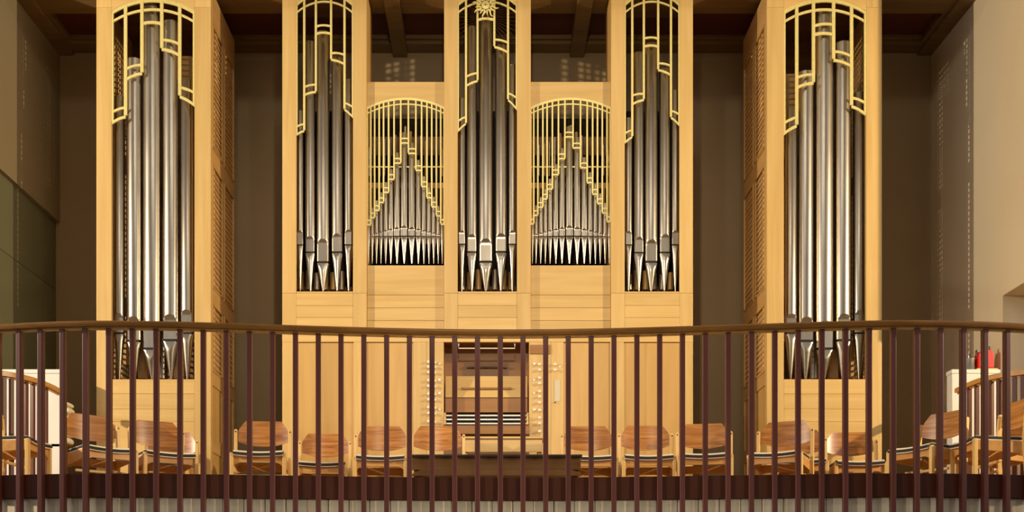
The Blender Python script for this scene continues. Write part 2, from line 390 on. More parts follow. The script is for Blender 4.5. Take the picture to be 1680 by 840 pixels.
def pipe(par, pxc, w, ytop, yarc, yslot, yfoot, Yc, mat='tin', n=32, cut=.62, label=None):
    """flue pipe: body with pressed-in upper lip, cone foot with lower lip, dark mouth slot"""
    x = wx(pxc, Yc); r = w/2/F*Yc; zt, za, zs, zf = (wz(q, Yc) for q in (ytop, yarc, yslot, yfoot))
    sg = min(.012, r*.16)
    def ring(z, rr, c):
        out = []
        for k in range(n):
            a = 2*math.pi*(k+.5)/n-math.pi/2
            out.append((x+rr*math.cos(a), Yc+max(rr*math.sin(a), -c*rr), z))
        return out
    def stack(rs, bottom_cap, top_cap):
        vs = [p for q in rs for p in q]; fs = []
        for i in range(len(rs)-1):
            for k in range(n): fs.append((i*n+k, i*n+(k+1) % n, (i+1)*n+(k+1) % n, (i+1)*n+k))
        if bottom_cap: fs.append(tuple(range(n-1, -1, -1)))
        if top_cap: fs.append(tuple((len(rs)-1)*n+k for k in range(n)))
        return MB().add(vs, fs)
    rs = [ring(zs+sg, r, cut)]
    arc = r*1.0
    for i in range(9):                            # flat lip up to za-arc, then runs out in an arch
        t = i/8; z = (za-arc)+(arc*1.0)*t
        if z < zs+sg*1.5: continue
        rs.append(ring(z, r, cut+(1-cut)*t**3 if t < 1 else 1))
    rs.append(ring(za+r*.02, r, 1)); rs.append(ring(zt-.004, r, 1)); rs.append(ring(zt, r*.97, 1)); rs.append(ring(zt, r*.90, 1)); rs.append(ring(zt-.25, r*.90, 1))
    body = stack(rs, True, True).build('organ_pipe', mat, par, sm=28)
    if label: body['label'] = label
    H = zs-sg-zf; fr = []
    for i in range(15):
        t = i/14; rr = r*(.16+.84*t); lip = r*1.05
        z = zf+H*t; d = (zs-sg-z)/lip
        c = cut if d <= 0 else min(1, cut+(1-cut)*d*1.0)
        fr.append(ring(z, rr, c))
    for d in (.75, .5, .25, .1):
        pass
    stack(fr, True, True).build('pipe_foot', mat, body, sm=28)
    MB().box(x-r*.76, x+r*.76, Yc-r*cut*.97, Yc+r*.3, zs-sg, zs+sg).build('mouth_slot', 'black', body)  # black box stands for the shade in the open mouth
    return body
def simple_pipe(par, pxc, w, ytop, ybot, Yc, mat, name='inner_pipe', sq=False):
    x = wx(pxc, Yc); r = w/2/F*Yc
    m = MB()
    if sq: m.box(x-r, x+r, Yc-r, Yc+r, wz(ybot, Yc), wz(ytop, Yc))
    else: m.lathe([(r, wz(ybot, Yc)), (r, wz(ytop, Yc))], 12, (x, Yc, 0))
    return m.build(name, mat, par, sm=None if sq else 40)

# ---- side towers
def side_tower(sgn, x0, x1, o0, o1, label, bars, br, arch, pipes, woodbits):
    t = tag(empty('organ_tower', ((X(x0)+X(x1))/2, YF+.5, 0)), label, 'pipe organ')
    DEP = 1.07; ya, yb = YF, YF+DEP
    j = 12
    yl = PY-(0-CZ)/YF*F                                # floor line
    board(t, x0, o0, j, yl); board(t, o1, x1, j, yl)
    board(t, x0, o0, -999, j); board(t, o1, x1, -999, j)
    archhead(t, o0, o1, arch[0], arch[1], None)
    rows = [622, 646, 671, 692, 745, yl]
    for a, b in zip(rows, rows[1:]): board(t, o0, o1, a, b, 'maple_h', Yf=YF+.002, th=.036)
    # sides: frame, lattice fields, plain fields
    for side in (0, 1):
        xs = X(x1) if side else X(x0)
        d = -.03 if side else .03
        inner = (side == 1) == (sgn < 0)
        YS = [(YF+.08, YF+.49), (YF+.585, YF+1.01)]; ROW = [(4.935, 3.70, 1), (3.53, 2.30, 1), (2.14, 1.47, 1), (1.33, .80, 0), (.66, .08, 0)]
        for a, b in ((YF+.041, YS[0][0]), (YS[0][1], YS[1][0]), (YS[1][1], yb)):
            MB().box(xs, xs+d, a, b, 0, ZTOP).build('side_stile', 'maple_y', t, bev=.002)
        for (a, b) in YS:
            zz = [ZTOP]+[q for r_ in ROW for q in r_[:2]]+[0]
            for i in range(0, len(zz), 2):
                MB().box(xs, xs+d, a, b, zz[i+1], zz[i]).build('side_rail', 'maple_y', t, bev=.002)
            for zt, zb, lat in ROW:
                if lat:
                    m = MB(); p = .058; q = .0095
                    k = int((zt-zb)/p)
                    for i in range(1, k+1):
                        z = zb+(zt-zb)*i/(k+1); m.box(xs+d*.2, xs+d*.5, a, b, z-q, z+q)
                    k = int((b-a)/p)
                    for i in range(1, k+1):
                        y = a+(b-a)*i/(k+1); m.box(xs+d*.45, xs+d*.75, y-q, y+q, zb, zt)
                    tag(m.build('lattice', 'maple_y', t), kind='stuff')
                    fr = MB(); w = .014; pr = -d*.25
                    fr.box(xs+d*.2, xs+pr, a-w*.2, a+w, zb, zt).box(xs+d*.2, xs+pr, b-w, b+w*.2, zb, zt)
                    fr.box(xs+d*.2, xs+pr, a, b, zb-w*.2, zb+w).box(xs+d*.2, xs+pr, a, b, zt-w, zt+w*.2)
                    fr.build('lattice_frame', 'amber_v', t)
                else:
                    MB().box(xs+d*.35, xs+d*.8, a, b, zb, zt).build('side_panel', 'amber_v', t, bev=.002)
    MB().box(X(x0)+.03, X(x1)-.03, yb-.02, yb, 0, ZTOP).build('back_panel', 'inner_wood', t)
    MB().box(X(x0)+.03, X(x1)-.03, YF+.04, yb-.02, ZTOP-.03, ZTOP).build('top_panel', 'inner_wood', t)
    MB().box(X(o0)-.02, X(o1)+.02, YF+.045, YF+.40, Z(622)-.06, Z(622)-.005).build('pipe_board', 'rack_wood', t)
    grille(t, o0, o1, arch[0], arch[1], bars, br, 5.2, 5.5, 15.5, 4.2)
    for (c, w, top, arcp, slot) in pipes: pipe(t, c, w, top, arcp, slot, 622, YF+.135)
    for (c, w, top, bot, yy, mt, sq) in woodbits: simple_pipe(t, c, w, top, bot, yy, mt, sq=sq)
    return t
side_tower(-1, 158, 346, 183, 319, 'left freestanding pale wood organ tower with five large tin pipes', [205.5, 232.5, 265, 294.5],
    [(182, 174, 199, 189), (111, 104, 128, 118), (None, None, 36, 36), (63, 70, 78, 88), (141, 150, 156, 170)], (18, -2.5),
    [(195.5, 19, 160, 516, 548), (221, 24, 99, 522, 561), (250, 29, 3, 530, 574), (281, 26.5, 38, 519, 560), (307.5, 21.5, 133, 511, 548)],
    [(308, 17, 96, 560, YF+.33, 'rack_wood', True), (213, 17, 230, 600, YF+.35, 'rack_wood', True), (266, 15, 560, 622, YF+.36, 'tin_dull', False), (236, 15, 556, 622, YF+.36, 'rack_wood', True), (294, 14, 575, 622, YF+.34, 'rack_wood', True)])
side_tower(1, 1258, 1447, 1286, 1421, 'right freestanding pale wood organ tower with five large tin pipes', [1307.5, 1335, 1368, 1397.5],
    [(200, 190, 217, 204), (125, 120, 141, 134), (40, 38, 54, 54), (82, 90, 96, 106), (158, 167, 172, 185)], (18, -2.5),
    [(1297, 20, 182, 517, 548), (1321.5, 25, 120, 523, 561), (1351.5, 29.5, 23, 530, 574), (1382.5, 25.5, 72, 518, 560), (1409.5, 20, 154, 511, 548)],
    [(1296, 17, 125, 560, YF+.33, 'rack_wood', True), (1335, 15, 560, 622, YF+.36, 'tin_dull', False), (1366, 14, 575, 622, YF+.34, 'rack_wood', True), (1392, 14, 560, 622, YF+.35, 'rack_wood', True)])

# ---- centre case, standing a little behind the towers
YF = 11.62; ZTOP = 5.32
oc = tag(empty('organ_case', (X(800), YF+.35, 0)), 'wide central organ case with three pipe towers, two pipe flats and console', 'pipe organ')
yl = PY-(0-CZ)/YF*F
stiles = [(463, 486), (579, 601.5), (728.5, 751), (848, 871), (1002.5, 1025), (1115, 1137)]
for a, b in stiles:
    board(oc, a, b, -999, 481)
towers = [(486, 579), (751, 848), (1025, 1115)]
flats = [(601.5, 728.5), (871, 1002.5)]
for a, b in towers:
    archhead(oc, a, b, 5.5, -13, None)
    for y0, y1 in ((478, 481), (481, 501), (501, 521), (521, 545)): board(oc, a, b, y0, y1, 'maple_h', Yf=YF+.0015, th=.038)
for a, b in stiles: board(oc, a, b, 481, 545)
YR = YF+.045
for a, b in flats:
    pts = [(X(p), Z(q)) for p, q in arcpts(a, b, 172, 156.5)]
    MB().prism(pts+[(X(b), Z(131)), (X(a), Z(131))], YR, YR+.04).build('arch_head', 'maple_h', oc, bev=.002)
    for y0, y1 in ((433, 482), (482, 503), (503, 524), (524, 545)): board(oc, a, b, y0, y1, 'maple_h', Yf=YR, th=.036, gap=.0014)
# depth: inner and outer sides of the towers, back and bottom
for a, b in ((463, 601.5), (728.5, 871), (1002.5, 1137)):
    for p, d in ((a, .025), (b, -.025)):
        MB().box(X(p)+d*.02, X(p)+d, YF+.04, YF+.52, Z(545), ZTOP).build('tower_side', 'amber_v', oc)
    MB().box(X(a)+.025, X(b)-.025, YF+.04, YF+.52, ZTOP-.03, ZTOP).build('tower_top', 'inner_wood', oc)
    MB().box(X(a)+.03, X(b)-.03, YF+.041, YF+.36, Z(478)-.05, Z(478)-.004).build('pipe_board', 'inner_wood', oc)
MB().box(X(463), X(1137), YF+.68, YF+.7, 0, Z(205)).build('back_panel', 'organ_shade', oc)
MB().box(X(463), X(463)+.025, YF+.52, YF+.7, 0, Z(205)).box(X(1137)-.025, X(1137), YF+.52, YF+.7, 0, Z(205)).build('case_side', 'amber_v', oc)
MB().box(X(463), X(463)+.025, YF+.041, YF+.7, 0, Z(545)).box(X(1137)-.025, X(1137), YF+.041, YF+.7, 0, Z(545)).build('case_side', 'amber_v', oc)
TB = [[498.9, 518, 543, 565], [764.5, 783.5, 811, 833.5], [1037.5, 1056.5, 1080, 1101]]
TBR = [[(206, 202, 219, 213), (141, 137, 154, 149), (41, 41, 53, 53), (85, 88, 96, 103), (167, 174, 178, 190)],
       [(197, 190, 213, 201), (124, 118, 139, 131), (None, None, 30, 30), (63, 68, 75, 84), (151, 159, 162, 177)],
       [(217, 212, 232, 223), (155, 152, 169, 162), (61, 61, 74, 74), (102, 106, 113, 121), (180, 186, 191, 203)]]
TP = [[(492.3, 12.2, 183, 380, 403), (509.2, 16.6, 70, 390, 415.5), (530.3, 21, 54, 395, 432), (553.5, 18.5, 97, 386, 415.5), (572, 13.6, 132, 379, 403)],
      [(757.5, 12.6, 163, 380, 402), (774, 17, 46, 387, 415), (797, 23, 29, 395, 431.5), (822, 19.5, 77, 386, 415), (840.7, 13.4, 108, 380, 402)],
      [(1031, 12.4, 195, 381, 403), (1047.8, 16.5, 88, 391, 416), (1068, 21.5, 74, 396, 431.5), (1090.3, 18.5, 115, 387, 416), (1108, 14, 150, 380, 403)]]
for i, (a, b) in enumerate(towers):
    grille(oc, a, b, 5.5, -13, TB[i], TBR[i], 3.4, 4, 13.5, 2.9)
    for (c, w, top, ar, sl) in TP[i]: pipe(oc, c, w, top, ar, sl, 477.6, YF+.11, n=28)
    # low row of inner pipes behind the feet
    k = a+7
    while k < b-6:
        simple_pipe(oc, k, 11, 446+random.uniform(-3, 6), 476, YF+.30, 'brass_tone' if int(k) % 2 else 'tin_dull'); k += 13.5
    MB().box(X(a), X(b), YF+.40, YF+.42, Z(478), Z(452)).build('inner_board', 'inner_wood', oc)
    MB().box(X(a)-.05, X(b)+.05, YF+.46, YF+.48, Z(452), Z(150)).build('inner_shade_back', 'organ_shade', oc)  # near-black sheet added for the shade between the pipes
# flats
FB = [[607.5, 613.8, 621.3, 628.5, 636.8, 645.8, 656.8, 669.4, 681.7, 691.2, 700, 707.9, 715.6, 722.7],
      [876, 882.7, 891, 898, 906.7, 916.7, 927.3, 940.7, 953, 964, 973, 981, 989, 996.7]]
FY = [[362.6, 350.7, 338.8, 325.7, 309, 287.6, 261, 228, 245, 273, 299.5, 318, 333, 348, 361.5],
      [361, 347, 333.6, 320, 303.6, 280, 253.6, 218, 236, 268.6, 293, 312, 327.5, 343, 357]]
for i, (a, b) in enumerate(flats):
    br = [(y-4.5, y-4.5, y+2.8, y+2.8) for y in FY[i]]
    grille(oc, a, b, 172, 156.5, FB[i], br, 2.5, 4, 9.5, 2.2, Yg=YR+.002)
    xs = [a]+FB[i]+[b]
    for k in range(15):
        c = (xs[k]+xs[k+1])/2; w = (xs[k+1]-xs[k])*.93; ed = abs(k-7)/7
        pipe(oc, c, w, FY[i][k]-9, 372+13*min(1, ed*1.15), 388.5, 432.6, YR+.085, n=20, cut=.55)
    MB().box(X(a), X(b), YR+.06, YR+.068, Z(268.2), Z(266)).build('stay_rod', 'gilt', oc)
    MB().box(X(a)-.02, X(b)+.02, YR+.15, YR+.17, Z(297), Z(288)).build('rack_board', 'rack_wood', oc)
    MB().box(X(a)-.05, X(b)+.05, YR+.32, YR+.34, Z(231), Z(200)).build('swell_board', 'inner_wood', oc)
    MB().box(X(a)-.05, X(b)+.05, YR+.60, YR+.62, Z(450), Z(150)).build('inner_shade_back', 'organ_shade', oc)
    n = 15
    for k in range(n):
        c = a+4+(b-a-8)*k/(n-1); e = (k-7)/7
        top = 209+34*abs(e)**.8+random.uniform(-3, 3)
        simple_pipe(oc, c, 5.2 if k % 3 else 4, top, 289, YR+.20, ('tin', 'tin', 'rack_wood')[k % 3])
        if abs(e) > .35: simple_pipe(oc, c, 5.6, 300+random.uniform(0, 8), 400, YR+.165, 'rack_wood' if k % 2 else 'brass_tone')
# sunburst at the top of the middle tower
sb = tag(empty('sunburst', (X(796.7), YF-.01, Z(10))), None, None); sb.parent = oc
sb.location = (X(796.7)-ORG[oc.name][0], YF-.01-ORG[oc.name][1], Z(10)-ORG[oc.name][2])
cx, cz = X(796.7), Z(10); u = YF/F
MB().lathe([(7.2*u, YF-.016), (6.6*u, YF-.024), (2.2*u, YF-.03), (1.3*u, YF-.026)], 24, (cx, 0, cz), 'y').build('hub', 'gilt', sb, sm=40)
MB().lathe([(1.2*u, YF-.033), (.9*u, YF-.036)], 10, (cx, 0, cz), 'y').build('hub_pin', 'ray_brown', sb)
for k in range(16):
    a = 2*math.pi*(k+.5)/16; L = (22 if k % 2 else 17)*u; w0 = 2.3*u; left = []; right = []
    for i in range(9):
        t = i/8; rr = 5.5*u+(L-5.5*u)*t; sw = (math.sin(t*2*math.pi)*1.5*u*(.3+t)) if k % 2 else 0
        w = w0*(1-t)**.8*(1.0)+.2*u
        dx, dz = math.cos(a), math.sin(a); px_, pz_ = cx+dx*rr-dz*sw, cz+dz*rr+dx*sw
        left.append((px_-dz*w, pz_+dx*w)); right.append((px_+dz*w, pz_-dx*w))
    MB().strip(left, right, YF-.022, YF-.012).build('ray', 'gilt', sb)
m = MB()
for k in range(44):
    a = 2*math.pi*k/44; dx, dz = math.cos(a), math.sin(a); r0, r1 = 16*u, 54*u; w = .55*u
    if abs(dx) < .25 and dz < 0: continue
    xa = cx+dx*r1
    if not X(752) < xa < X(847): r1 = min(r1, abs((X(847 if dx > 0 else 752)-cx)/dx))
    m.strip([(cx+dx*r0-dz*w, cz+dz*r0+dx*w), (cx+dx*r1-dz*w, cz+dz*r1+dx*w)], [(cx+dx*r0+dz*w, cz+dz*r0-dx*w), (cx+dx*r1+dz*w, cz+dz*r1-dx*w)], YF+.215, YF+.222)
tag(m.build('thin_rays', 'ray_brown', sb), kind='stuff')

# ---- lower case: rails, stiles, panels
MB().box(X(463), X(1137), YF, YF+.04, Z(561), Z(545)).build('middle_rail', 'maple_h', oc, bev=.002)
for a, b in ((463, 487), (580, 601), (678, 700), (904, 925), (1001, 1024), (1117, 1137)): board(oc, a, b, 561, yl, name='stile')
for a, b, cuts in ((487, 580, (525, 562)), (601, 678, (637,)), (925, 1001, (970,)), (1024, 1117, (1060,))):
    e = [a]+list(cuts)+[b]
    for p, q in zip(e, e[1:]):
        MB().box(X(p)+.0006, X(q)-.0006, YF+.012, YF+.035, .1, Z(561.5)-.004).build('panel_board', 'amber_v', oc, bev=.0015)
    MB().box(X(a), X(b), YF, YF+.04, 0, .1).build('bottom_rail', 'maple_h', oc, bev=.002)
    MB().box(X(a), X(b), YF+.04, YF+.05, 0, Z(561)).build('panel_backing', 'organ_shade', oc)
# console niche
con = empty('console', (X(798), YF, 0)); con.parent = oc
con.location = (X(798)-ORG[oc.name][0], YF-ORG[oc.name][1], 0)
board(con, 700, 728, 561, yl, name='stop_jamb'); board(con, 868, 904, 561, yl, name='stop_jamb')
MB().box(X(869), X(903), YF-.012, YF, Z(581), Z(566)).build('jamb_box', 'console_wood', con, bev=.003)
MB().box(X(728), X(868), YF+.34, YF+.36, .3, Z(556)).build('niche_back', 'console_wood', con)
for a in (728, 868):
    s = 1 if a == 728 else -1
    MB().box(X(a), X(a)-s*.02, YF+.04, YF+.36, 0, Z(556)).build('niche_side', 'console_wood', con)
MB().box(X(727), X(869), YF+.04, YF+.36, Z(556), Z(552)).build('niche_top', 'console_wood', con)
# music desk
def slab(y_bot, z_bot, y_top, z_top, x0, x1, th): return MB().add(
    [(x0, y_bot, z_bot), (x1, y_bot, z_bot), (x1, y_top, z_top), (x0, y_top, z_top), (x0, y_bot+th, z_bot), (x1, y_bot+th, z_bot), (x1, y_top+th, z_top), (x0, y_top+th, z_top)],
    [(0,1,2,3), (7,6,5,4), (0,4,5,1), (1,5,6,2), (2,6,7,3), (3,7,4,0)])
slab(YF+.10, wz(652, YF+.10), YF+.17, wz(617, YF+.17), X(730), X(866), .02).build('music_desk', 'maple_h', con, bev=.002)
MB().box(X(757), X(839), YF+.105, YF+.135, wz(638.5, YF+.11), wz(635.5, YF+.11)).build('desk_ledge', 'console_wood', con, bev=.001)
MB().box(X(765), X(832), YF+.30, YF+.34, wz(603, YF+.3), wz(600.5, YF+.3)).build('back_ledge', 'inner_wood', con)
MB().box(X(730), X(866), YF+.11, YF+.14, wz(676, YF+.1), wz(653, YF+.1)).build('desk_shade_board', 'console_wood', con)  # dark board stands for the band of shade below the music desk
lamp = MB().tube([(wx(752.5, YF-.03), YF-.03, wz(564, YF-.03)), (wx(752.5, YF-.03), YF-.03, wz(571.5, YF-.03)), (wx(844.5, YF-.03), YF-.03, wz(571.5, YF-.03)), (wx(844.5, YF-.03), YF-.03, wz(564, YF-.03))], .0055, 8)
lamp.build('music_rail', 'white_enamel', con)
# three manuals, stepped
for i, (yb, dy) in enumerate(((696, -.06), (689.3, .0), (682.8, .06))):
    Yk = YF+dy; zb = wz(yb, Yk); x0, x1 = wx(732, Yk), wx(863.5, Yk); nk = 33; kw = (x1-x0)/nk
    man = MB().box(x0-.02, x1+.02, Yk+.005, Yk+.12, zb-.008, zb-.001).build('manual', 'ebony', con)
    m = MB()
    for k in range(nk): m.box(x0+k*kw+.0008, x0+(k+1)*kw-.0008, Yk-.012, Yk+.12, zb, zb+.012)
    tag(m.build('white_keys', 'ivory', man), kind='stuff')
    m = MB()
    for k in range(nk):
        if k % 7 in (2, 6): continue
        m.box(x0+(k+1)*kw-.006, x0+(k+1)*kw+.006, Yk+.035, Yk+.12, zb+.012, zb+.023)
    tag(m.build('black_keys', 'ebony', man), kind='stuff')
    for a, b in ((x0-.022, x0-.002), (x1+.002, x1+.022)):
        MB().box(a, b, Yk-.02, Yk+.10, zb-.006, zb+.034).build('key_cheek', 'maple_v', man, bev=.003)
MB().box(wx(727, YF-.05), wx(869, YF-.05), YF-.05, YF-.03, wz(712, YF-.05), wz(697.5, YF-.05)).build('key_slip', 'console_wood', con, bev=.002)
MB().box(X(728), X(868), YF+.0, YF+.03, .05, Z(712)).build('knee_board', 'inner_wood', con)
MB().box(X(700), X(904), YF-.055, YF, 0, .08).build('plinth', 'maple_h', con, bev=.002)
knob = MB().lathe([(.005, .03), (.005, -.01), (.0145, -.015), (.0155, -.024), (.011, -.032), (.003, -.035)], 16, (0, 0, 0), 'y').mesh('stop_knob', 'ivory')
plq = MB().box(-.011, .011, -.008, 0, -.009, .009).mesh('name_plate', 'ivory')
KL = [594, 602, 611, 624.5, 633.6, 646.4, 655.5, 668.6, 678, 691.7]
KR = [598, 607, 620.2, 629.3, 642.4, 651, 660.7, 673.3, 685.7, 694.8, 707.9]
Yk = YF-.015
for y in KL:
    place('stop_knob', knob, (wx(703, Yk), YF-.001, wz(y, Yk)), con); place('stop_knob', knob, (wx(713.3, Yk), YF-.001, wz(y+1, Yk)), con)
for y in KR: place('stop_knob', knob, (wx(885.2, Yk), YF-.001, wz(y, Yk)), con)
for y in (596.7, 622.9, 644.8, 671.7):
    place('name_plate', plq, (wx(721, Yk), YF, wz(y, Yk)), con); place('name_plate', plq, (wx(876.7, Yk), YF, wz(y, Yk)), con)
for y in (598, 607): place('stop_knob', knob, (wx(910.6, Yk), YF-.001, wz(y, Yk)), con)
place('name_plate', plq, (wx(918.5, Yk), YF, wz(601, Yk)), con)
MB().box(wx(910, Yk), wx(919, Yk), YF-.004, YF-.0005, wz(658, Yk), wz(623, Yk)).build('paper_list', 'paper', con)
MB().lathe([(.006, YF), (.006, YF-.02), (.002, YF-.022)], 10, (wx(910.6, Yk), 0, wz(660, Yk)), 'y').build('small_knob', 'screw', con)

# ------------------------------------------------------------------ organ bench
bn = tag(empty('organ_bench', (X(825), 11.16, 0)), 'pale wood organ bench standing before the keyboards', 'bench')
YBn = 11.02
xb0, xb1 = wx(757, YBn), wx(893, YBn)
MB().box(xb0, xb1, YBn, YBn+.30, wz(719.5, YBn), wz(716, YBn)).build('bench_seat', 'maple_h', bn, bev=.004)
MB().box(xb0+.02, xb1-.02, YBn+.02, YBn+.045, wz(741, YBn), wz(719.6, YBn)).build('front_board', 'maple_h', bn, bev=.003)
for a in (xb0+.02, xb1-.06): MB().box(a, a+.04, YBn+.05, YBn+.28, 0, wz(719.6, YBn)).build('bench_end', 'maple_v', bn, bev=.004)
MB().box(xb0+.06, xb1-.06, YBn+.14, YBn+.17, .12, .22).build('stretcher', 'maple_h', bn, bev=.003)

# low dark bench in front of it
db = tag(empty('low_bench', (wx(815, 9.75), 9.85, 0)), 'long dark stained low bench with plank front before the organ console', 'bench')
YDB = 9.7
q = lambda p: wx(p, YDB); qz = lambda p: wz(p, YDB)
MB().box(q(674), q(955), YDB-.02, YDB+.36, qz(750), qz(746)).build('bench_top', 'bench_black', db, bev=.003)
MB().box(q(676), q(953), YDB, YDB+.03, qz(771), qz(750.2)).build('front_board', 'dark_bench', db, bev=.003)
for a in (680, 940): MB().box(q(a), q(a+9), YDB+.03, YDB+.33, 0, qz(750.4)).build('bench_leg', 'dark_bench', db, bev=.004)
sh = MB().prism([(q(676), qz(781)), (q(676), qz(778)), (q(689), qz(771.2)), (q(938), qz(771.2)), (q(953), qz(776)), (q(953), qz(781))], YDB-.015, YDB+.03)
sh.build('lower_board', 'dark_bench', db, bev=.003)
MB().box(q(690), q(938), YDB+.03, YDB+.32, .22, .245).build('shelf', 'bench_black', db)

# ------------------------------------------------------------------ chairs
def solid_grid(nx, nz, f, th, nrm=(0, 1, 0)):
    m = MB(); vs = []; fs = []
    for side in (0, 1):
        for i in range(nx+1):
            for j in range(nz+1):
                p = f(i/nx, j/nz); vs.append((p[0]+nrm[0]*th*side, p[1]+nrm[1]*th*side, p[2]+nrm[2]*th*side))
    N = (nx+1)*(nz+1); I = lambda i, j, s: s*N+i*(nz+1)+j
    for i in range(nx):
        for j in range(nz):
            fs.append((I(i,j,0), I(i+1,j,0), I(i+1,j+1,0), I(i,j+1,0))); fs.append((I(i,j+1,1), I(i+1,j+1,1), I(i+1,j,1), I(i,j,1)))
    for i in range(nx):
        fs.append((I(i,0,0), I(i,0,1), I(i+1,0,1), I(i+1,0,0))); fs.append((I(i,nz,0), I(i+1,nz,0), I(i+1,nz,1), I(i,nz,1)))
    for j in range(nz):
        fs.append((I(0,j,0), I(0,j+1,0), I(0,j+1,1), I(0,j,1))); fs.append((I(nx,j,0), I(nx,j,1), I(nx,j+1,1), I(nx,j+1,0)))
    return m.add(vs, fs)
def chair_meshes():
    P = []
    def back(u, v):
        x = (u*2-1)*.222; ax = abs(x)/.222
        top = .802-.006*ax**2 if ax < .72 else (.799-.078*((ax-.72)/.25)**1.15 if ax < .97 else .721-.02*(ax-.97)/.03)
        bot = .568+.036*ax**2.4
        z = bot+(top-bot)*v
        return (x, .195+.045*(1-ax**2)+(z-.58)*.13, z)
    P.append(('backrest', solid_grid(36, 6, back, .011), 'ply_back', 35, 0))
    for s in (-1, 1):
        # rear post, leaning back a little above the seat, rounded head
        m = MB(); w = .014; d = .019
        prof = [(.0, .215), (.42, .185), (.705, .205), (.718, .206)]
        vs = []; fs = []
        for k, (z, y) in enumerate(prof):
            ww, dd = (w, d) if k < 3 else (w*.6, d*.7)
            vs += [(s*.243-ww, y-dd, z), (s*.243+ww, y-dd, z), (s*.243+ww, y+dd, z), (s*.243-ww, y+dd, z)]
        for k in range(3):
            a = 4*k
            for i in range(4): fs.append((a+i, a+(i+1) % 4, a+4+(i+1) % 4, a+4+i))
        fs += [(3,2,1,0), (12,13,14,15)]
        P.append(('rear_leg', m.add(vs, fs), 'beech', None, .004))
        P.append(('front_leg', MB().box(s*.226-.017, s*.226+.017, -.222, -.186, 0, .452), 'beech', None, .006))
        P.append(('screw', MB().lathe([(.0065, .184), (.0065, .178), (.004, .176)], 10, (s*.243, .0045, .694), 'y'), 'screw', None, 0))
        side = MB().add([(s*.212, -.19, .445), (s*.226, -.19, .445), (s*.226, -.19, .365), (s*.212, -.19, .365), (s*.212, .19, .425), (s*.226, .19, .425), (s*.226, .19, .33), (s*.212, .19, .33)],
                        [(0,1,2,3), (7,6,5,4), (0,4,5,1), (1,5,6,2), (2,6,7,3), (3,7,4,0)])
        P.append(('side_rail', side, 'beech_orange', None, .003))
    # front apron with bracket corners
    a = [(-.21, .438), (.21, .438), (.21, .335), (.195, .352), (.16, .366), (-.16, .366), (-.195, .352), (-.21, .335)]
    P.append(('front_apron', MB().prism(a, -.205, -.190), 'beech_orange', None, .003))
    P.append(('rear_apron', MB().prism([(-.23, .40), (.23, .40), (.23, .31), (.15, .33), (-.15, .33), (-.23, .31)], .165, .178), 'beech_orange', None, .003))
    P.append(('stretcher', MB().box(-.225, .225, -.012, .012, .262, .285), 'beech', None, .004))
    def seat(u, v):
        x = (u*2-1)*.212; y = -.232+.43*v
        return (x, y, .447-.012*math.cos((u*2-1)*math.pi/2)-.014*v - (.02*(1-v/.12)**2 if v < .12 else 0))
    P.append(('seat', solid_grid(12, 10, seat, .008, (0, 0, 1)), 'pad_edge', 40, 0))
    def pad(u, v):
        x = (u*2-1)*.214; y = -.238+.425*v
        return (x, y, .456-.012*math.cos((u*2-1)*math.pi/2)-.014*v - (.02*(1-v/.12)**2 if v < .12 else 0))
    P.append(('seat_pad', solid_grid(12, 10, pad, .021, (0, 0, 1)), 'pad_dark', 40, 0))
    def pip(u, v):
        x = (u*2-1)*.2135; y = -.233+.42*v
        return (x, y, .4765-.012*math.cos((u*2-1)*math.pi/2)-.014*v - (.02*(1-v/.12)**2 if v < .12 else 0))
    P.append(('pad_cover', solid_grid(12, 10, pip, .0035, (0, 0, 1)), 'pad_edge', 40, 0))
    return P
CP = []
for nm, mb, mat, smt, bev in chair_meshes():
    me = mb.mesh(nm, mat)
    CP.append((nm, me, smt, bev))
def chair(px, ytop, rot, label, dx=0, Yfix=None):
    Y = Yfix or 1.716*F/(1000-ytop)          # depth from the height of the back's top edge
    x = wx(px, Y)+dx
    # px marks the backrest; seat centre lies .22 in front of it along the facing direction
    a = math.radians(rot); fx, fy = math.sin(a), -math.cos(a)
    cx_, cy_ = x+fx*.22, Y+fy*.22
    r = empty('stacking_chair', (cx_, cy_, 0)); tag(r, label, 'chair', 'choir chairs on the gallery')
    r.rotation_euler = (0, 0, a)
    for nm, me, smt, bev in CP:
        o = bpy.data.objects.new(nm, me); C.objects.link(o); o.parent = r
        if smt and not me.get('sm'): smooth(o, smt); me['sm'] = 1
        if bev:
            b = o.modifiers.new('bevel', 'BEVEL'); b.width = bev; b.segments = 2; b.limit_method = 'ANGLE'
    return r
chair(148, 683, 42, 'wooden chair turned right beside the white stair wall, left of its neighbour', Yfix=10.16)
chair(256, 688, 33, 'wooden chair before the left organ tower, second from the white stair wall', Yfix=10.51)
chair(282, 708, 4, 'wooden chair half hidden behind another before the left organ tower')
chair(432, 690, 5, 'wooden chair standing alone before the gap between left tower and centre case')
chair(533.5, 710, 4, 'wooden chair set far back against the left end of the centre case')
chair(627, 698, 3, 'wooden chair before the centre case, just left of the low dark bench')
chair(718, 698, 2, 'wooden chair behind the left end of the low dark bench')
chair(964.5, 698, -1, 'wooden chair behind the right end of the low dark bench')
chair(1058.5, 697, -3, 'wooden chair before the centre case, second right of the console')
chair(1155, 694, -9, 'wooden chair before the right end of the centre case, against bare wall')
chair(1289, 690, -27, 'wooden chair turned left at the inner edge of the right organ tower')
chair(1311, 705, -12, 'wooden chair mostly hidden behind the turned chair at the right tower')
chair(1394, 708, -4, 'wooden chair set far back before the right organ tower')
chair(1549, 675, -61, 'wooden chair turned sharply left in front of the right white stair wall')
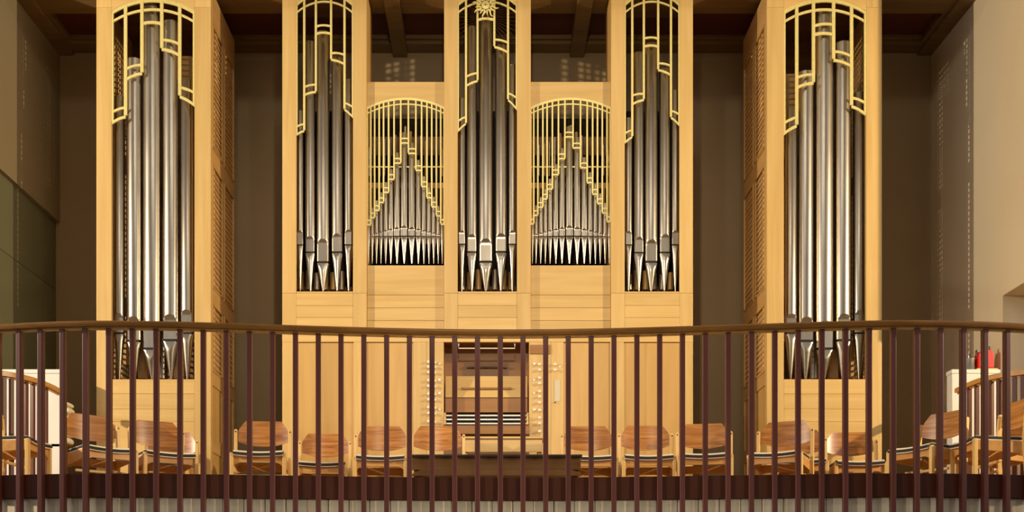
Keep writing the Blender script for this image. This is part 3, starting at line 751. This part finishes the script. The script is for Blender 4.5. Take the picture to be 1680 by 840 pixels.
# chairs at the sides, facing the middle
def side_chair(x, y, rot, label):
    a = math.radians(rot); r = chair(0, 700, rot, label, Yfix=y)
    r.location = (x, y, 0); return r
side_chair(4.08, 9.47, -90, 'wooden chair seen from its side at the right edge of the picture')
side_chair(4.36, 10.0, -82, 'wooden chair below the red canister, between the right edge chair and stair railing')
side_chair(-3.89, 9.47, 90, 'wooden chair seen from its side at the left edge of the picture')

# ------------------------------------------------------------------ stair parapets and stair railings
YP = 11.2
for s, n in ((-1, 'left'), (1, 'right')):
    xe = wx(98, YP) if s < 0 else wx(1562, YP)
    zt = wz(606, YP); far = XL-.04 if s < 0 else XR
    pw = MB().box(xe, far, YP, YP+.13, 0, zt-.04)
    o = struct(pw.build('wall_stair_'+n, 'white_plaster', bev=.004), 'white stair parapet wall at the %s' % n)
    MB().box(xe-s*.006, far, YP-.006, YP+.136, zt-.04, zt).build('coping', 'white_plaster', o, bev=.004)
def stair_rail(pts, bxs, label):
    # pts: (px, py of rail top) -> plan path at rail height 1.2
    H = 1.2; P = []
    for px, py in pts:
        Y = (H-CZ)*F/(1000-py); P.append((wx(px, Y), Y))
    r = tag(empty('stair_railing', (P[0][0], P[0][1], 0)), label, 'railing')
    Q = []
    for i in range(len(P)-1):
        for k in range(4):
            t = k/4; p0, p1, p2, p3 = (P[max(i-1, 0)], P[i], P[i+1], P[min(i+2, len(P)-1)])
            f = lambda j: .5*((2*p1[j])+(-p0[j]+p2[j])*t+(2*p0[j]-5*p1[j]+4*p2[j]-p3[j])*t*t+(-p0[j]+3*p1[j]-3*p2[j]+p3[j])*t**3)
            Q.append((f(0), f(1), 0))
    Q.append((*P[-1], 0))
    MB().sweep(Q, [(-.035, H-.045), (-.035, H-.006), (-.028, H), (.028, H), (.035, H-.006), (.035, H-.045)]).build('handrail', 'stair_oak', r, sm=35)
    MB().sweep(Q, [(-.01, H-.06), (-.01, H-.045), (.01, H-.045), (.01, H-.06)]).build('flat_bar', 'stair_oak', r)
    bm2 = MB().box(-.017, .017, -.017, .017, 0, H-.05).mesh('baluster', 'baluster_paint')
    for b in bxs:
        best = min(range(len(Q)*20-20), key=lambda k: abs(PX+F*(Q[k//20][0]+(Q[k//20+1][0]-Q[k//20][0])*(k % 20)/20)/(Q[k//20][1]+(Q[k//20+1][1]-Q[k//20][1])*(k % 20)/20)-b))
        i = best//20; t = (best % 20)/20
        p = (Q[i][0]+(Q[i+1][0]-Q[i][0])*t, Q[i][1]+(Q[i+1][1]-Q[i][1])*t, 0)
        place('baluster', bm2, p, r, (0, 0, math.atan2(Q[i+1][1]-Q[i][1], Q[i+1][0]-Q[i][0])))
stair_rail([(96, 638.5), (80, 630), (55, 620.5), (28, 613.5), (0, 608.5), (-40, 602), (-75, 598)], [75, 64.5, 53.6, 42.2, 30.6, 18.8, 6.6, -6, -19, -32, -46], 'curved oak-topped stair railing at the left edge behind the chairs')
stair_rail([(1572, 637), (1590, 628.5), (1612, 620), (1645, 612), (1680, 607), (1720, 602), (1755, 598.5)], [1590.5, 1602.5, 1614, 1626.5, 1639, 1651.5, 1664.5, 1678, 1691, 1705, 1719], 'curved oak-topped stair railing at the right edge behind the chairs')

# ------------------------------------------------------------------ small things on the parapets
ZP = wz(606, YP)
YT = YP+.06
tr = tag(MB().box(wx(1599, YT), wx(1633, YT), YT-.06, YT+.06, ZP, ZP+.012).build('tray', 'beech', bev=.003), 'small wooden tray under the red canister', 'tray')
rc = tag(empty('canister', (wx(1614.5, YT), YT, ZP+.012)), 'red canister with dark handles on the right white parapet', 'canister')
rx = wx(1614.5, YT); zr = ZP+.012; rw = 13/F*YT
MB().prism([(rx-rw, zr), (rx+rw, zr), (rx+rw, zr+.135), (rx+rw*.9, zr+.165), (rx+rw*.5, zr+.185), (rx-rw*.1, zr+.19), (rx-rw*.75, zr+.16), (rx-rw, zr+.145)], YT-.05, YT+.05).build('body', 'red_enamel', rc, bev=.012)
MB().lathe([(.012, zr+.15), (.016, zr+.19), (.016, zr+.215), (.006, zr+.225)], 12, (rx+rw*.62, YT, 0)).build('handle', 'ebony', rc, sm=40)
MB().lathe([(.012, zr+.12), (.016, zr+.165), (.014, zr+.185), (.005, zr+.19)], 12, (rx-rw*.9, YT, 0)).build('handle', 'ebony', rc, sm=40)
MB().lathe([(.010, zr+.16), (.010, zr+.20), (.004, zr+.205)], 12, (rx-rw*.1, YT-.01, 0)).build('cap', 'red_enamel', rc, sm=40)
pc = tag(empty('pen_pot', (wx(1592, YT), YT, ZP)), 'grey pen pot with scissors beside the red canister', 'pen pot')
pxc = wx(1591.5, YT)
MB().lathe([(.030, ZP), (.034, ZP+.004), (.044, ZP+.115), (.040, ZP+.115), (.031, ZP+.01)], 18, (pxc, YT, 0)).build('pot', 'grey_mesh', pc, sm=40)
for k, (dx, h, mt) in enumerate(((-.028, .165, 'ebony'), (-.012, .15, 'white_enamel'), (.004, .17, 'ebony'), (.02, .155, 'grey_mesh'))):
    MB().tube([(pxc+dx*.5, YT+.005*k, ZP+.02), (pxc+dx*1.25, YT+.005*k, ZP+h)], .005, 8).build('pen', mt, pc)
# folded cloths stacked on a narrow stand behind the left parapet
YS_ = 11.30; sx = wx(106.5, YS_)
st = tag(empty('stand', (sx, YS_, 0)), 'narrow brown stand under cream cloths behind the left parapet', 'stand')
MB().box(sx-.10, sx+.055, YS_-.10, YS_+.10, .66, .69).build('stand_top', 'dark_bench', st, bev=.003)
for a in (-.095, .03):
    for b in (-.095, .07): MB().box(sx+a, sx+a+.025, YS_+b, YS_+b+.025, 0, .66).build('leg', 'dark_bench', st)
zc = .69
words_ = ['lowest', 'second lowest', 'middle', 'second highest', 'topmost']
for k in range(6):
    h = .075 if k < 5 else .05; wv = .085+.012*math.sin(k*2.3)
    def cl(u, v, zc=zc, h=h, wv=wv, k=k):
        a = v*2*math.pi; e = .72
        sgn = lambda q: math.copysign(abs(q)**e, q)
        return (sx-.02+wv*sgn(math.cos(a))*(1-.1*abs(2*u-1)**4)+.012*math.sin(k*1.7), YS_-.09+.18*u, zc+h/2+h/2*sgn(math.sin(a))*(.82+.18*(1-abs(2*u-1)**3)))
    vs = []; nu, nv_ = 6, 18
    for i in range(nu+1):
        for j in range(nv_): vs.append(cl(i/nu, j/nv_))
    fs = [(i*nv_+j, i*nv_+(j+1) % nv_, (i+1)*nv_+(j+1) % nv_, (i+1)*nv_+j) for i in range(nu) for j in range(nv_)]
    fs += [tuple(range(nv_)), tuple(nu*nv_+j for j in range(nv_))]
    o = MB().add(vs, fs).build('folded_cloth', 'cream_cloth', sm=50)
    tag(o, ('cream folded cloth, %s of the stack behind the left parapet' % (words_[k] if k < 5 else 'crumpled one above')) if k < 5 else 'small crumpled cream cloth on top of the folded stack', 'cloth', 'cloths behind the left parapet')
    zc += h-.002
